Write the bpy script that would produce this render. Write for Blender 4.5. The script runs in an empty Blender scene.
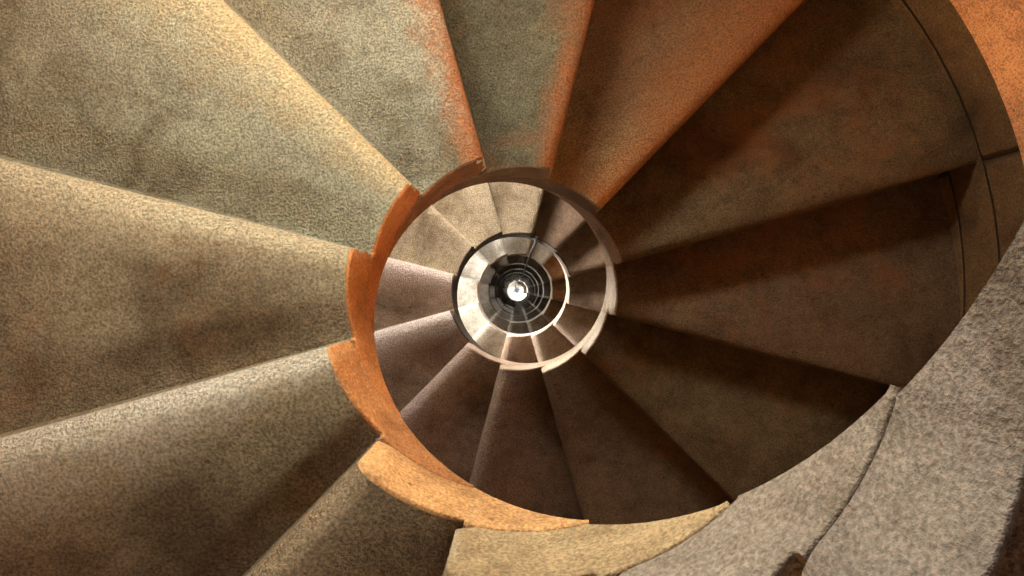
import bpy, bmesh, math, random
from mathutils import Vector, noise
S = bpy.context.scene
COL = S.collection
R2 = math.radians

# ---------------------------------------------------------------- dimensions (metres)
RI, RO = 0.40, 1.85          # open well radius, tower wall radius
H = 0.18                     # rise of one step, twelve steps to a turn
ZA, TH0 = -0.9714, 225.7     # tread height and nosing angle of reference step 0
K_TOP, K_BOT = 5, -128
FLOOR_Z = ZA + H * K_BOT - H
def zk(k): return ZA + H * k
def thk(k): return TH0 + 30 * k

# ---------------------------------------------------------------- node helpers
def new_mat(name):
    m = bpy.data.materials.new(name); m.use_nodes = True
    nt = m.node_tree; nt.nodes.clear()
    out = nt.nodes.new('ShaderNodeOutputMaterial')
    b = nt.nodes.new('ShaderNodeBsdfPrincipled')
    nt.links.new(b.outputs[0], out.inputs[0])
    return m, nt, b
def N(nt, t, **kw):
    n = nt.nodes.new(t)
    for k, v in kw.items():
        if k.startswith('i_'):
            n.inputs[int(k[2:])].default_value = v
        else:
            setattr(n, k, v)
    return n
def noise_n(nt, vec, scale, detail=3, rough=.55, dist=0):
    n = N(nt, 'ShaderNodeTexNoise')
    n.inputs['Scale'].default_value = scale; n.inputs['Detail'].default_value = detail
    n.inputs['Roughness'].default_value = rough; n.inputs['Distortion'].default_value = dist
    nt.links.new(vec, n.inputs['Vector'])
    return n.outputs['Fac']
def ramp(nt, fac, stops):
    r = N(nt, 'ShaderNodeValToRGB'); e = r.color_ramp.elements
    while len(e) < len(stops): e.new(.5)
    for i, (p, c) in enumerate(stops):
        e[i].position = p; e[i].color = c if len(c) == 4 else (*c, 1)
    nt.links.new(fac, r.inputs[0])
    return r.outputs[0]
def mix(nt, a, b, fac, mode='MIX'):
    m = N(nt, 'ShaderNodeMix', data_type='RGBA', blend_type=mode)
    for s, v in ((m.inputs[0], fac), (m.inputs[6], a), (m.inputs[7], b)):
        if hasattr(v, 'links'): nt.links.new(v, s)
        else: s.default_value = v if isinstance(v, float) else (*v, 1)
    return m.outputs[2]
def math_n(nt, op, a, b=0.0, c=None, clamp=False):
    m = N(nt, 'ShaderNodeMath', operation=op, use_clamp=clamp)
    for i, v in enumerate((a, b) if c is None else (a, b, c)):
        if hasattr(v, 'links'): nt.links.new(v, m.inputs[i])
        else: m.inputs[i].default_value = v
    return m.outputs[0]

STAIN = (.40, .13, .03)
def stone(name, grain=150., bump=.6, depth=.018, contrast=1., joints=False, base=None, fleck=0.5):
    """sandstone: object colour (RGB) is the colour of the block, its alpha the share of rust staining"""
    m, nt, b = new_mat(name)
    geo = N(nt, 'ShaderNodeNewGeometry'); pos = geo.outputs['Position']
    if base is None:
        oi = N(nt, 'ShaderNodeObjectInfo'); col = oi.outputs['Color']; alpha = oi.outputs['Alpha']
    else:
        c = N(nt, 'ShaderNodeRGB'); c.outputs[0].default_value = (*base, 1); col = c.outputs[0]; alpha = 0.1
    big = noise_n(nt, pos, 3.1, 4, .6, .4)
    mid = noise_n(nt, pos, 19., 4, .62)
    fine = noise_n(nt, pos, grain, 3, .66)
    # mottling: cloudy darker / lighter patches of the stone
    c1 = mix(nt, col, ramp(nt, big, [(.32, (.5, .44, .36)), (.5, (1, 1, 1)), (.70, (1.22, 1.25, 1.2))]), .9 * contrast, 'MULTIPLY')
    c2 = mix(nt, c1, ramp(nt, mid, [(.28, (.6, .55, .5)), (.52, (1, 1, 1)), (.75, (1.2, 1.2, 1.2))]), .6, 'MULTIPLY')
    c3 = mix(nt, c2, ramp(nt, fine, [(.33, (.38, .34, .3)), (.5, (1, 1, 1)), (.66, (1.7, 1.7, 1.7))]), fleck, 'MULTIPLY')
    # rust staining with its own cloud shape
    st = noise_n(nt, pos, 2.3, 3, .55, .8)
    st2 = math_n(nt, 'MULTIPLY_ADD', mid, .35, st)
    lo = math_n(nt, 'SUBTRACT', 1.12, alpha)
    mask = math_n(nt, 'SUBTRACT', st2, math_n(nt, 'MULTIPLY', lo, .95))
    mask = math_n(nt, 'MULTIPLY', mask, 3., clamp=True)
    c4 = mix(nt, c3, mix(nt, c3, STAIN, .62), mask)
    # a few dark pits
    vor = N(nt, 'ShaderNodeTexVoronoi'); vor.inputs['Scale'].default_value = 9.; nt.links.new(pos, vor.inputs['Vector'])
    pit = ramp(nt, vor.outputs['Distance'], [(.03, (.35, .3, .25)), (.07, (1, 1, 1))])
    c5 = mix(nt, c4, pit, .8, 'MULTIPLY')
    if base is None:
        # light along the nosing, painted as a coloured strip with a ragged soft border
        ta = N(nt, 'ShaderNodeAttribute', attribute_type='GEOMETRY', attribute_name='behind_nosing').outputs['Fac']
        nc = N(nt, 'ShaderNodeAttribute', attribute_type='OBJECT', attribute_name='lit_band_colour').outputs['Color']
        nw = N(nt, 'ShaderNodeAttribute', attribute_type='OBJECT', attribute_name='lit_band_width').outputs['Fac']
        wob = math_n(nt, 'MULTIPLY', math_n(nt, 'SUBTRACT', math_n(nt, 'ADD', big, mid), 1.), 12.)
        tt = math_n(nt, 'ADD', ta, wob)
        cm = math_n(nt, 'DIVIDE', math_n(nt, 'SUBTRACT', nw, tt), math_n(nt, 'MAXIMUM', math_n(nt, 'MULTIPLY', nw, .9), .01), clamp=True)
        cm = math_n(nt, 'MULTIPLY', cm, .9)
        lit_band = mix(nt, nc, ramp(nt, fine, [(.33, (.45, .4, .36)), (.5, (1, 1, 1)), (.66, (1.5, 1.5, 1.5))]), fleck, 'MULTIPLY')
        c5 = mix(nt, c5, lit_band, cm)
    h = math_n(nt, 'ADD', math_n(nt, 'MULTIPLY', fine, 1.), math_n(nt, 'MULTIPLY', mid, .9))
    if joints:
        sx = N(nt, 'ShaderNodeSeparateXYZ'); nt.links.new(pos, sx.inputs[0])
        z = math_n(nt, 'DIVIDE', math_n(nt, 'SUBTRACT', sx.outputs[2], ZA), H)
        wob = math_n(nt, 'MULTIPLY_ADD', mid, .03, -.015)
        z = math_n(nt, 'ADD', z, wob)
        fz = math_n(nt, 'PINGPONG', z, .5)                      # 0 on a bed joint
        course = math_n(nt, 'FLOOR', z)
        ang = math_n(nt, 'DIVIDE', math_n(nt, 'ARCTAN2', sx.outputs[1], sx.outputs[0]), R2(60))
        par = math_n(nt, 'MULTIPLY', math_n(nt, 'FLOORED_MODULO', course, 2.), .5)
        ang = math_n(nt, 'ADD', math_n(nt, 'SUBTRACT', ang, 15.7 / 60 + .5), par)
        fa = math_n(nt, 'PINGPONG', math_n(nt, 'ADD', ang, math_n(nt, 'MULTIPLY', wob, .15)), .5)
        jz = math_n(nt, 'MULTIPLY', fz, 1 / .045, clamp=True)
        ja = math_n(nt, 'MULTIPLY', fa, 1 / .011, clamp=True)
        jj = math_n(nt, 'MINIMUM', jz, ja)
        c5 = mix(nt, (.035, .022, .012), c5, jj)
        h = math_n(nt, 'ADD', h, math_n(nt, 'MULTIPLY', jj, 3.))
    bp = N(nt, 'ShaderNodeBump'); bp.inputs['Strength'].default_value = bump; bp.inputs['Distance'].default_value = depth
    nt.links.new(h, bp.inputs['Height'])
    nt.links.new(bp.outputs[0], b.inputs['Normal'])
    nt.links.new(c5, b.inputs['Base Color'])
    b.inputs['Roughness'].default_value = .82
    b.inputs['Specular IOR Level'].default_value = .3
    return m
M_TREAD = stone('granular_tread_stone', 155., 1., .028, fleck=.75)
M_CURB = stone('fine_end_stone', 150., .6, .008, fleck=.6)
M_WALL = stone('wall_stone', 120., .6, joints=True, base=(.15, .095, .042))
M_WUP = stone('warm_lit_wall_stone', 130., .8, base=(.90, .46, .21), fleck=.6)  # warm light on the upper wall painted into the orange base
M_FLOOR = stone('pale_floor_stone', 20., .3, base=(.8, .78, .72), fleck=.1)

# ---------------------------------------------------------------- mesh helpers
def link(name, me, mat, parent=None):
    o = bpy.data.objects.new(name, me); COL.objects.link(o)
    if mat and not me.materials: me.materials.append(mat)
    if parent: o.parent = parent
    return o
def smooth(me, angle=50):
    bm = bmesh.new(); bm.from_mesh(me)
    bmesh.ops.recalc_face_normals(bm, faces=bm.faces)
    for f in bm.faces: f.smooth = True
    for e in bm.edges:
        if len(e.link_faces) == 2 and e.calc_face_angle(0) > R2(angle): e.smooth = False
    bm.to_mesh(me); bm.free()

T_NEAR = [0, .12, .3, .6, 1, 1.5, 2.1, 2.8, 3.6, 4.6, 5.8, 7.2, 9, 11, 13.5, 16, 18.5, 21, 23.5, 26, 28, 29.6, 30.4, 33, 36, 40, 44, 48, 52, 56, 58.5, 60]
T_FAR = [0, .8, 2.5, 5, 10, 18, 29, 31, 45, 60]
def top_z(t, r, seed):
    """height of the worn tread above its nominal plane at t degrees behind the nosing"""
    w, hh = 3.4 + 3.4 * (RI / r) ** 2, .034 + .022 * (RI / r) ** 3      # rounded nosing
    z = 0.
    if t < w:
        q = 1 - t / w
        z -= hh * (1 - math.sqrt(max(0., 1 - q * q)))
    if t > 29.9: return -.002                                # let in under the next step
    s = max(0., min(1., (t - w * .7) / (28 - w)))
    rr = min(1., (r - RI) / .25)
    s = max(0., min(1., (t - w * .8) / (29.6 - w)))
    z -= (.034 * s * s * (3 - 2 * s) + .034 * s ** 1.5) * (.22 + .78 * rr)           # tread worn away towards the back
    return z
def bot_z(t):
    if t <= 30: return -H + .0015
    s = (t - 30) / 30
    return -H + .0015 + (H - .005) * s
def wedge(name, r0, r1, nr, ts, seed, round_inner=0., rough=.0012):
    """one block of the stair between radii r0 and r1: 60 degrees long, the rear half tapering under the next step"""
    bm = bmesh.new()
    rs = [r0 + (r1 - r0) * (i / nr) ** 1.3 for i in range(nr + 1)]
    if round_inner: rs = [r0, r0 + .001, r0 + .0025, r0 + .005, r1]
    top, bot = [], []
    for t in ts:
        a = R2(t); rt, rb = [], []
        for r in rs:
            x, y = r * math.cos(a), r * math.sin(a)
            p = Vector((x * 26 + seed * 7.3, y * 26, 2.1))
            jit = noise.noise(p) * rough + noise.noise(p * 3.1) * rough * .7
            z = top_z(t, r, seed) + jit * (1 if t < 29.8 else .2)
            if round_inner and r - r0 < round_inner:
                q = 1 - (r - r0) / round_inner
                z -= round_inner * (1 - math.sqrt(max(0, 1 - q * q)))
            zb = bot_z(t)
            if round_inner and r - r0 < round_inner and t <= 30:      # eased lower arris
                zb += 2.0 * round_inner * (1 - math.sqrt(max(0, 1 - q * q)))
            zb = min(zb, z - .001)
            # the nosing corner is worn back a little at the well
            back = 0
            if t < 6 and r < RI + .05: back = .012 * (1 - t / 6) ** 2 * (1 - (r - RI) / .05)
            xx, yy = (r + back) * math.cos(a), (r + back) * math.sin(a)
            j2 = noise.noise(Vector((a * 20, seed, 5.))) * rough * 1.3 if r == r0 else 0
            rt.append(bm.verts.new((xx + j2 * math.cos(a), yy + j2 * math.sin(a), z)))
            rb.append(bm.verts.new((xx, yy, zb)))
        top.append(rt); bot.append(rb)
    n, m = len(ts), len(rs)
    for i in range(n - 1):
        for j in range(m - 1):
            bm.faces.new((top[i][j], top[i][j + 1], top[i + 1][j + 1], top[i + 1][j]))
            bm.faces.new((bot[i][j], bot[i + 1][j], bot[i + 1][j + 1], bot[i][j + 1]))
        bm.faces.new((top[i][0], top[i + 1][0], bot[i + 1][0], bot[i][0]))
        bm.faces.new((top[i][-1], bot[i][-1], bot[i + 1][-1], top[i + 1][-1]))
    for j in range(m - 1):
        bm.faces.new((top[0][j], bot[0][j], bot[0][j + 1], top[0][j + 1]))
        bm.faces.new((top[-1][j], top[-1][j + 1], bot[-1][j + 1], bot[-1][j]))
    me = bpy.data.meshes.new(name); bm.to_mesh(me); bm.free(); smooth(me)
    at = me.attributes.new('behind_nosing', 'FLOAT', 'POINT')
    for i, v in enumerate(me.vertices): at.data[i].value = math.degrees(math.atan2(v.co.y, v.co.x))
    return me

CW = .009
T_N = [t for t in T_NEAR if t <= 4.6]; T_B = [t for t in T_NEAR if t >= 4.6]
F_N = [0, .8, 2.5, 5]; F_B = [5, 10, 18, 29, 31, 45, 60]
near = {'tread': [wedge('tread', RI + CW, RO, 34, T_B, s) for s in range(3)],
        'nosing': [wedge('nosing', RI + CW, RO, 34, T_N, s) for s in range(3)],
        'end_face': [wedge('end_face', RI, RI + CW, 3, T_NEAR, s, .005) for s in range(3)]}
far = {'tread': wedge('tread_far', RI + CW, RO, 5, F_B, 1),
       'nosing': wedge('nosing_far', RI + CW, RO, 5, F_N, 1),
       'end_face': wedge('end_face_far', RI, RI + CW, 3, T_FAR, 1, .004)}
for n_, l_ in near.items():
    for m_ in l_ + [far[n_]]: m_.materials.append(M_CURB if n_ == 'end_face' else M_TREAD)

# stone colour of each step near the eye, its light and shade painted in: (tread colour, rust share), (end colour, rust share)
GREY, OLIVE, TAN, BROWN = (.42, .40, .33), (.30, .27, .19), (.46, .37, .23), (.30, .22, .14)
TONE = {
    5: (TAN, .2, (.22, .21, .19), .0), 4: (TAN, .2, (.23, .22, .20), .0), 3: (BROWN, .2, (.185, .158, .128), .0),
    2: (TAN, .2, (.22, .187, .145), .05), 1: ((.33, .26, .16), .25, (.32, .235, .125), .1),
    0: ((.30, .225, .135), .2, (.46, .26, .105), .2), -1: ((.33, .27, .17), .24, (.42, .195, .07), .3),
    -2: ((.38, .315, .20), .28, (.40, .17, .055), .35), -3: ((.43, .425, .305), .22, (.38, .15, .05), .4),
    -4: ((.44, .445, .335), .30, (.20, .10, .05), .35), -5: ((.19, .19, .125), .38, (.14, .10, .065), .2),
    -6: ((.30, .19, .095), .45, (.12, .09, .07), .1), -7: ((.19, .145, .075), .42, (.30, .25, .20), .1),
    -8: ((.19, .135, .08), .40, (.48, .43, .36), .1), -9: ((.18, .14, .075), .3, (.50, .45, .37), .1),
    -10: ((.21, .155, .10), .34, (.50, .44, .34), .1), -11: ((.30, .22, .16), .25, (.46, .38, .28), .1),
    -23: ((.38, .24, .16), .2, (.55, .48, .40), .0), -24: ((.52, .44, .33), .15, (.55, .48, .40), .0),
    -31: ((.42, .24, .13), .2, (.5, .44, .36), .0), -32: ((.42, .24, .13), .2, (.5, .44, .36), .0), -33: ((.34, .20, .12), .2, (.5, .44, .36), .0),
}
NOSE = {-4: ((.60, .24, .09), 9., 'orange stained nosing'), -5: ((.50, .20, .07), 9., 'orange stained nosing'),  # warm and pale light on each nosing, painted as a colour band
        -6: ((.55, .25, .09), 15., 'wide orange lit nosing'), -3: ((.78, .64, .36), 12., 'yellowish nosing'),
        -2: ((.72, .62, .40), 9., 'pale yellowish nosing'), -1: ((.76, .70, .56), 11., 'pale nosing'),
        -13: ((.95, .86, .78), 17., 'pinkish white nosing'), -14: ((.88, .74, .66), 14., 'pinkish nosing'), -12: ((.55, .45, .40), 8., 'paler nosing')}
LAB = {
    5: 'topmost stone step, two rises above the nearest grey ended step', 4: 'stone step one rise above the nearest grey ended step',
    3: 'nearest stone step, its huge grey end face filling the lower right corner',
    2: 'stone step with a grey end face between two dark curved joints at bottom right',
    1: 'stone step with a long tan to grey end face directly below the well',
    0: 'brown stone step with a bright orange tan end face, lower left of the well',
    -1: 'brown stone step with a pale nosing just above the orange ended one',
    -2: 'wide stone step whose nosing runs to the upper half of the left edge',
    -3: 'large grey green stone step with a bright yellow nosing across the top left',
    -4: 'pale grey stone step with an orange lit nosing at the top left of centre',
    -5: 'narrow dark olive stone step with orange nosing directly above the well',
    -6: 'rust brown stone step with a wide orange nosing running to the top edge',
    -7: 'dark brown stone step with a straight nosing meeting the wall at the vertical joint',
    -8: 'dark reddish stone step reaching the curved wall below the wall joint',
    -9: 'dark olive stone step disappearing under the near grey end faces at right',
    -10: 'dark brown narrow stone step below and right of the well',
    -11: 'dark purplish stone step directly beneath the well',
}
CLOCK = ['twelve', 'one', 'two', 'three', 'four', 'five', 'six', 'seven', 'eight', 'nine', 'ten', 'eleven']
def clock(k):
    a = thk(k) + 15
    return CLOCK[round(((90 - a) % 360) / 30) % 12] + " o'clock"
rnd = random.Random(4)
TWIST = {1: -1.8, 3: -2.0}
for k in range(K_TOP, K_BOT - 1, -1):
    o = bpy.data.objects.new('stair_step', None); COL.objects.link(o)
    o.empty_display_size = .1
    o.location = (0, 0, zk(k)); o.rotation_euler = (0, 0, R2(thk(k) + TWIST.get(k, 0)))
    pt = {}
    for n_ in ('tread', 'nosing', 'end_face'):
        pt[n_] = bpy.data.objects.new(n_, near[n_][k % 3] if k > -27 else far[n_])
        COL.objects.link(pt[n_]); pt[n_].parent = o
    turn = (1 - k) // 12 + 1 if k <= 1 else 1
    if k in TONE:
        a, s, b, t = TONE[k]
    elif k > 0:
        a, s, b, t = TAN, .2, (.36, .34, .31), 0.
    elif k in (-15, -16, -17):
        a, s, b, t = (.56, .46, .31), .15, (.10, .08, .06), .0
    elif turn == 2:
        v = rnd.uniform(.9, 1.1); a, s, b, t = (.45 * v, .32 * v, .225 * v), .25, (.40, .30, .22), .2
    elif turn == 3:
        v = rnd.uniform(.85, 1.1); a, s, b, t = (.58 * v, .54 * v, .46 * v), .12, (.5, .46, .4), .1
    else:
        v = rnd.uniform(.8, 1.1); a, s, b, t = (.42 * v, .38 * v, .33 * v), .05, (.5 * v, .47 * v, .42 * v), .0
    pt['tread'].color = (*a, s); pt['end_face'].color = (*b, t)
    pt['nosing'].color = (*a, s)
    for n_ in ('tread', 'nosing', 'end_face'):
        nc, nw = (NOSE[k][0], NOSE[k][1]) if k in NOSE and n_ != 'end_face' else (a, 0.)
        pt[n_]['lit_band_colour'] = [float(x) for x in nc]; pt[n_]['lit_band_width'] = float(nw)
    if k >= -11: pt['end_face']['label'] = 'smooth end face towards the well'
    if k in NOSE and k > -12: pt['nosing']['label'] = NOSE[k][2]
    if -19 <= k <= -13: pt['end_face'].color = (.07, .055, .042, 0.)  # shadow round the second turn's rim painted as dark end faces
    o['category'] = 'step'
    if k > 5:
        o['label'] = 'stone step of the flight overhead, above the eye'; o['group'] = 'steps overhead'
    elif k in LAB:
        o['label'] = LAB[k]; o['group'] = 'worn steps of the nearest turn'
    elif turn == 2:
        o['label'] = f"brown stone step at {clock(k)} on the second turn, seen inside the rim"; o['group'] = 'steps of the second turn'
    elif turn == 3:
        o['label'] = f"pale daylit stone step at {clock(k)} on the bright third turn down"; o['group'] = 'steps of the bright third turn'
    elif turn == 4:
        o['label'] = f"tiny grey stone step at {clock(k)} on the fourth turn, inside the bright ring"; o['group'] = 'steps of the fourth turn'
    else:
        o['label'] = 'sliver of stone step in the thin dark rings deep down the well'; o['group'] = 'steps deep in the shaft'

# ---------------------------------------------------------------- tower wall, with window openings
# (centre angle, half width deg, z low, z high)
WIN = [(108, 17, -1.0, -.45), (212, 12, .5, 1.1), (105, 12, -3.25, -2.45), (170, 14, -5.2, -4.4), (95, 11, -5.6, -5.0), (165, 12, -7.3, -6.5), (30, 9, -6.3, -5.4)]
z = -9.0; a0 = 200
while z > FLOOR_Z + 3:
    WIN.append((a0 % 360, 9, z - .5, z + .4)); z -= 2.3; a0 += 25
def build_wall(name, r, thick, zl, zh, mat, a_from=0, a_to=360):
    full = a_to - a_from >= 360
    na = int((a_to - a_from) / 3)
    zs = sorted({zl, zh} | {zz for w in WIN for zz in w[2:] if zl < zz < zh} | {zl + (zh - zl) * i / 12 for i in range(13)})
    bm = bmesh.new(); vi = {}
    def V(i, j, s):
        if full: i %= na
        if (i, j, s) not in vi:
            a = R2(a_from + 3 * i); rr = r + s * thick
            vi[i, j, s] = bm.verts.new((rr * math.cos(a), rr * math.sin(a), zs[j]))
        return vi[i, j, s]
    def solid(i, j):
        if j < 0 or j >= len(zs) - 1: return False
        if not full and (i < 0 or i >= na): return False
        ac = (a_from + 3 * (i % na if full else i) + 1.5) % 360; zc = (zs[j] + zs[j + 1]) / 2
        for (wa, hw, z0, z1) in WIN:
            if abs((ac - wa + 180) % 360 - 180) < hw and z0 < zc < z1: return False
        return True
    for i in range(na):
        for j in range(len(zs) - 1):
            if not solid(i, j): continue
            bm.faces.new((V(i, j, 0), V(i, j + 1, 0), V(i + 1, j + 1, 0), V(i + 1, j, 0)))
            bm.faces.new((V(i, j, 1), V(i + 1, j, 1), V(i + 1, j + 1, 1), V(i, j + 1, 1)))
            if not solid(i - 1, j): bm.faces.new((V(i, j, 0), V(i, j, 1), V(i, j + 1, 1), V(i, j + 1, 0)))
            if not solid(i + 1, j): bm.faces.new((V(i + 1, j, 0), V(i + 1, j + 1, 0), V(i + 1, j + 1, 1), V(i + 1, j, 1)))
            if not solid(i, j - 1): bm.faces.new((V(i, j, 0), V(i + 1, j, 0), V(i + 1, j, 1), V(i, j, 1)))
            if not solid(i, j + 1): bm.faces.new((V(i, j + 1, 0), V(i, j + 1, 1), V(i + 1, j + 1, 1), V(i + 1, j + 1, 0)))
    me = bpy.data.meshes.new(name); bm.to_mesh(me); bm.free(); smooth(me, 40)
    o = link(name, me, mat); o['kind'] = 'structure'
    return o
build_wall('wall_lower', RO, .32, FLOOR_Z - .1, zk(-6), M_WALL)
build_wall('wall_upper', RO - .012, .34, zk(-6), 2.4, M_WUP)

bm = bmesh.new()
bmesh.ops.create_cone(bm, cap_ends=True, segments=64, radius1=RO + .32, radius2=RO + .32, depth=.1)
me = bpy.data.meshes.new('floor'); bm.to_mesh(me); bm.free()
fl = link('floor', me, M_FLOOR); fl.location = (0, 0, FLOOR_Z - .05); fl['kind'] = 'structure'

# dark inlaid star on the floor of the shaft
m, nt, b = new_mat('dark_slate_inlay')
nn = noise_n(nt, N(nt, 'ShaderNodeNewGeometry').outputs['Position'], 12., 3)
nt.links.new(ramp(nt, nn, [(.3, (.05, .055, .07)), (.7, (.16, .17, .2))]), b.inputs['Base Color'])
bm = bmesh.new()
vs = []
for i in range(16):
    rr = (.21, .08)[i % 2] if i % 4 != 2 else .15
    a = R2(22.5 * i + 20)
    vs.append(bm.verts.new((rr * math.cos(a), rr * math.sin(a), .012)))
f = bm.faces.new(vs)
g = bmesh.ops.extrude_face_region(bm, geom=[f])
for v in g['geom']:
    if isinstance(v, bmesh.types.BMVert): v.co.z = 0
bmesh.ops.recalc_face_normals(bm, faces=bm.faces)
me = bpy.data.meshes.new('floor_star'); bm.to_mesh(me); bm.free()
st = link('floor_star', me, m); st.location = (-.01, .02, FLOOR_Z)
st['label'] = 'small dark star set in the pale floor at the bottom of the shaft'; st['category'] = 'floor inlay'

# thin dark cable hanging down the side of the well from the third turn
m, nt, b = new_mat('dark_cable'); b.inputs['Base Color'].default_value = (.02, .018, .016, 1); b.inputs['Roughness'].default_value = .6
bm = bmesh.new()
ZC0, ZC1 = -3.95, -14.5
ax, ay = .120, .360
prev = None; seg = 10; steps_ = 40
for i in range(steps_ + 1):
    zz = ZC0 + (ZC1 - ZC0) * i / steps_
    ox = ax + .006 * math.sin(i * .9) ; oy = ay + .005 * math.cos(i * .7)
    ring = [bm.verts.new((ox + .011 * math.cos(2 * math.pi * j / seg), oy + .011 * math.sin(2 * math.pi * j / seg), zz)) for j in range(seg)]
    if prev:
        for j in range(seg): bm.faces.new((prev[j], prev[(j + 1) % seg], ring[(j + 1) % seg], ring[j]))
    else: bm.faces.new(ring)
    prev = ring
bm.faces.new(prev); 
me = bpy.data.meshes.new('hanging_cable'); bm.to_mesh(me); bm.free(); smooth(me)
cb = link('hanging_cable', me, m)
cb['label'] = 'thin dark cable hanging down the well across the bright pale ring'; cb['category'] = 'cable'

# ---------------------------------------------------------------- light
def window_light(ang, hw, z0, z1, power, col, r=RO + .30, tilt=0.):
    ld = bpy.data.lights.new('daylight', 'AREA'); ld.shape = 'RECTANGLE'
    ld.size = 2 * r * math.tan(R2(hw)); ld.size_y = z1 - z0
    ld.energy = power; ld.color = col
    o = bpy.data.objects.new('daylight', ld); COL.objects.link(o)
    a = R2(ang); o.location = (r * math.cos(a), r * math.sin(a), (z0 + z1) / 2)
    d = Vector((-math.cos(a), -math.sin(a), tilt))
    o.rotation_euler = d.to_track_quat('-Z', 'Y').to_euler()
    return o
P = [118, 8, 165, 320, 70, 60, 14]
TINT = [(1., .98, .86), (.93, 1., .93), (1, .89, .80), (1, .98, .95), (1, .98, .95), (1, .9, .8), (1, .6, .35)]
TILT = [-.1, -.1, -.5, -.1, -.1, -.1, -.1]
for i, w in enumerate(WIN[:7]): window_light(*w, P[i], TINT[i], tilt=TILT[i])
for i, w in enumerate(WIN[7:]): window_light(*w, 45, (1, .96, .92))
def spot(name, loc, aim, power, col, size, blend, rad):
    ld = bpy.data.lights.new(name, 'SPOT'); ld.energy = power; ld.color = col
    ld.spot_size = R2(size); ld.spot_blend = blend; ld.shadow_soft_size = rad
    o = bpy.data.objects.new(name, ld); COL.objects.link(o); o.location = loc
    o.rotation_euler = (Vector(aim) - Vector(loc)).to_track_quat('-Z', 'Y').to_euler()
    return o
spot('warm_lamp', (1.45, -.35, -1.15), (-1.0, .45, -1.40), 66, (1., .50, .20), 75, .6, .05)
spot('added_upper_spot', (-.45, -1.5, .75), (-.75, 1.05, -1.6), 200, (1., 1., .86), 46, 1., .26)  # unseen spot added so the risers shade the tread backs
spot('added_warm_wall_spot', (1.3, 0., -1.2), (1.62, .85, -1.62), 22, (1., .60, .30), 52, .35, .04)  # unseen spot added to brighten the orange upper wall
# unseen light added to whiten the floor at the foot of the shaft
ld = bpy.data.lights.new('added_foot_light', 'AREA'); ld.shape = 'DISK'; ld.size = 2.4; ld.energy = 80; ld.color = (1, .98, .94)
o = bpy.data.objects.new('added_foot_light', ld); COL.objects.link(o)
o.location = (1.1, 0, FLOOR_Z + .9); ld.size = .5
o.rotation_euler = (Vector((0, 0, FLOOR_Z)) - o.location).to_track_quat('-Z', 'Y').to_euler()

w = bpy.data.worlds.new('sky'); S.world = w; w.use_nodes = True
w.node_tree.nodes['Background'].inputs[0].default_value = (.75, .85, 1, 1)
w.node_tree.nodes['Background'].inputs[1].default_value = .13

# ---------------------------------------------------------------- camera
cd = bpy.data.cameras.new('camera'); cam = bpy.data.objects.new('camera', cd); COL.objects.link(cam)
cam.location = (-.0123, .0018, 0); cam.rotation_euler = (0, 0, 0)
cd.sensor_width = 36; cd.lens = 579 / 1024 * 36
cd.shift_x = -5.0 / 1024; cd.shift_y = 2.7 / 1024
cd.clip_start = .01; cd.clip_end = 200
S.camera = cam
S.view_settings.view_transform = 'Standard'; S.view_settings.look = 'None'
S.view_settings.exposure = 0; S.view_settings.gamma = 1; S.view_settings.use_curve_mapping = False
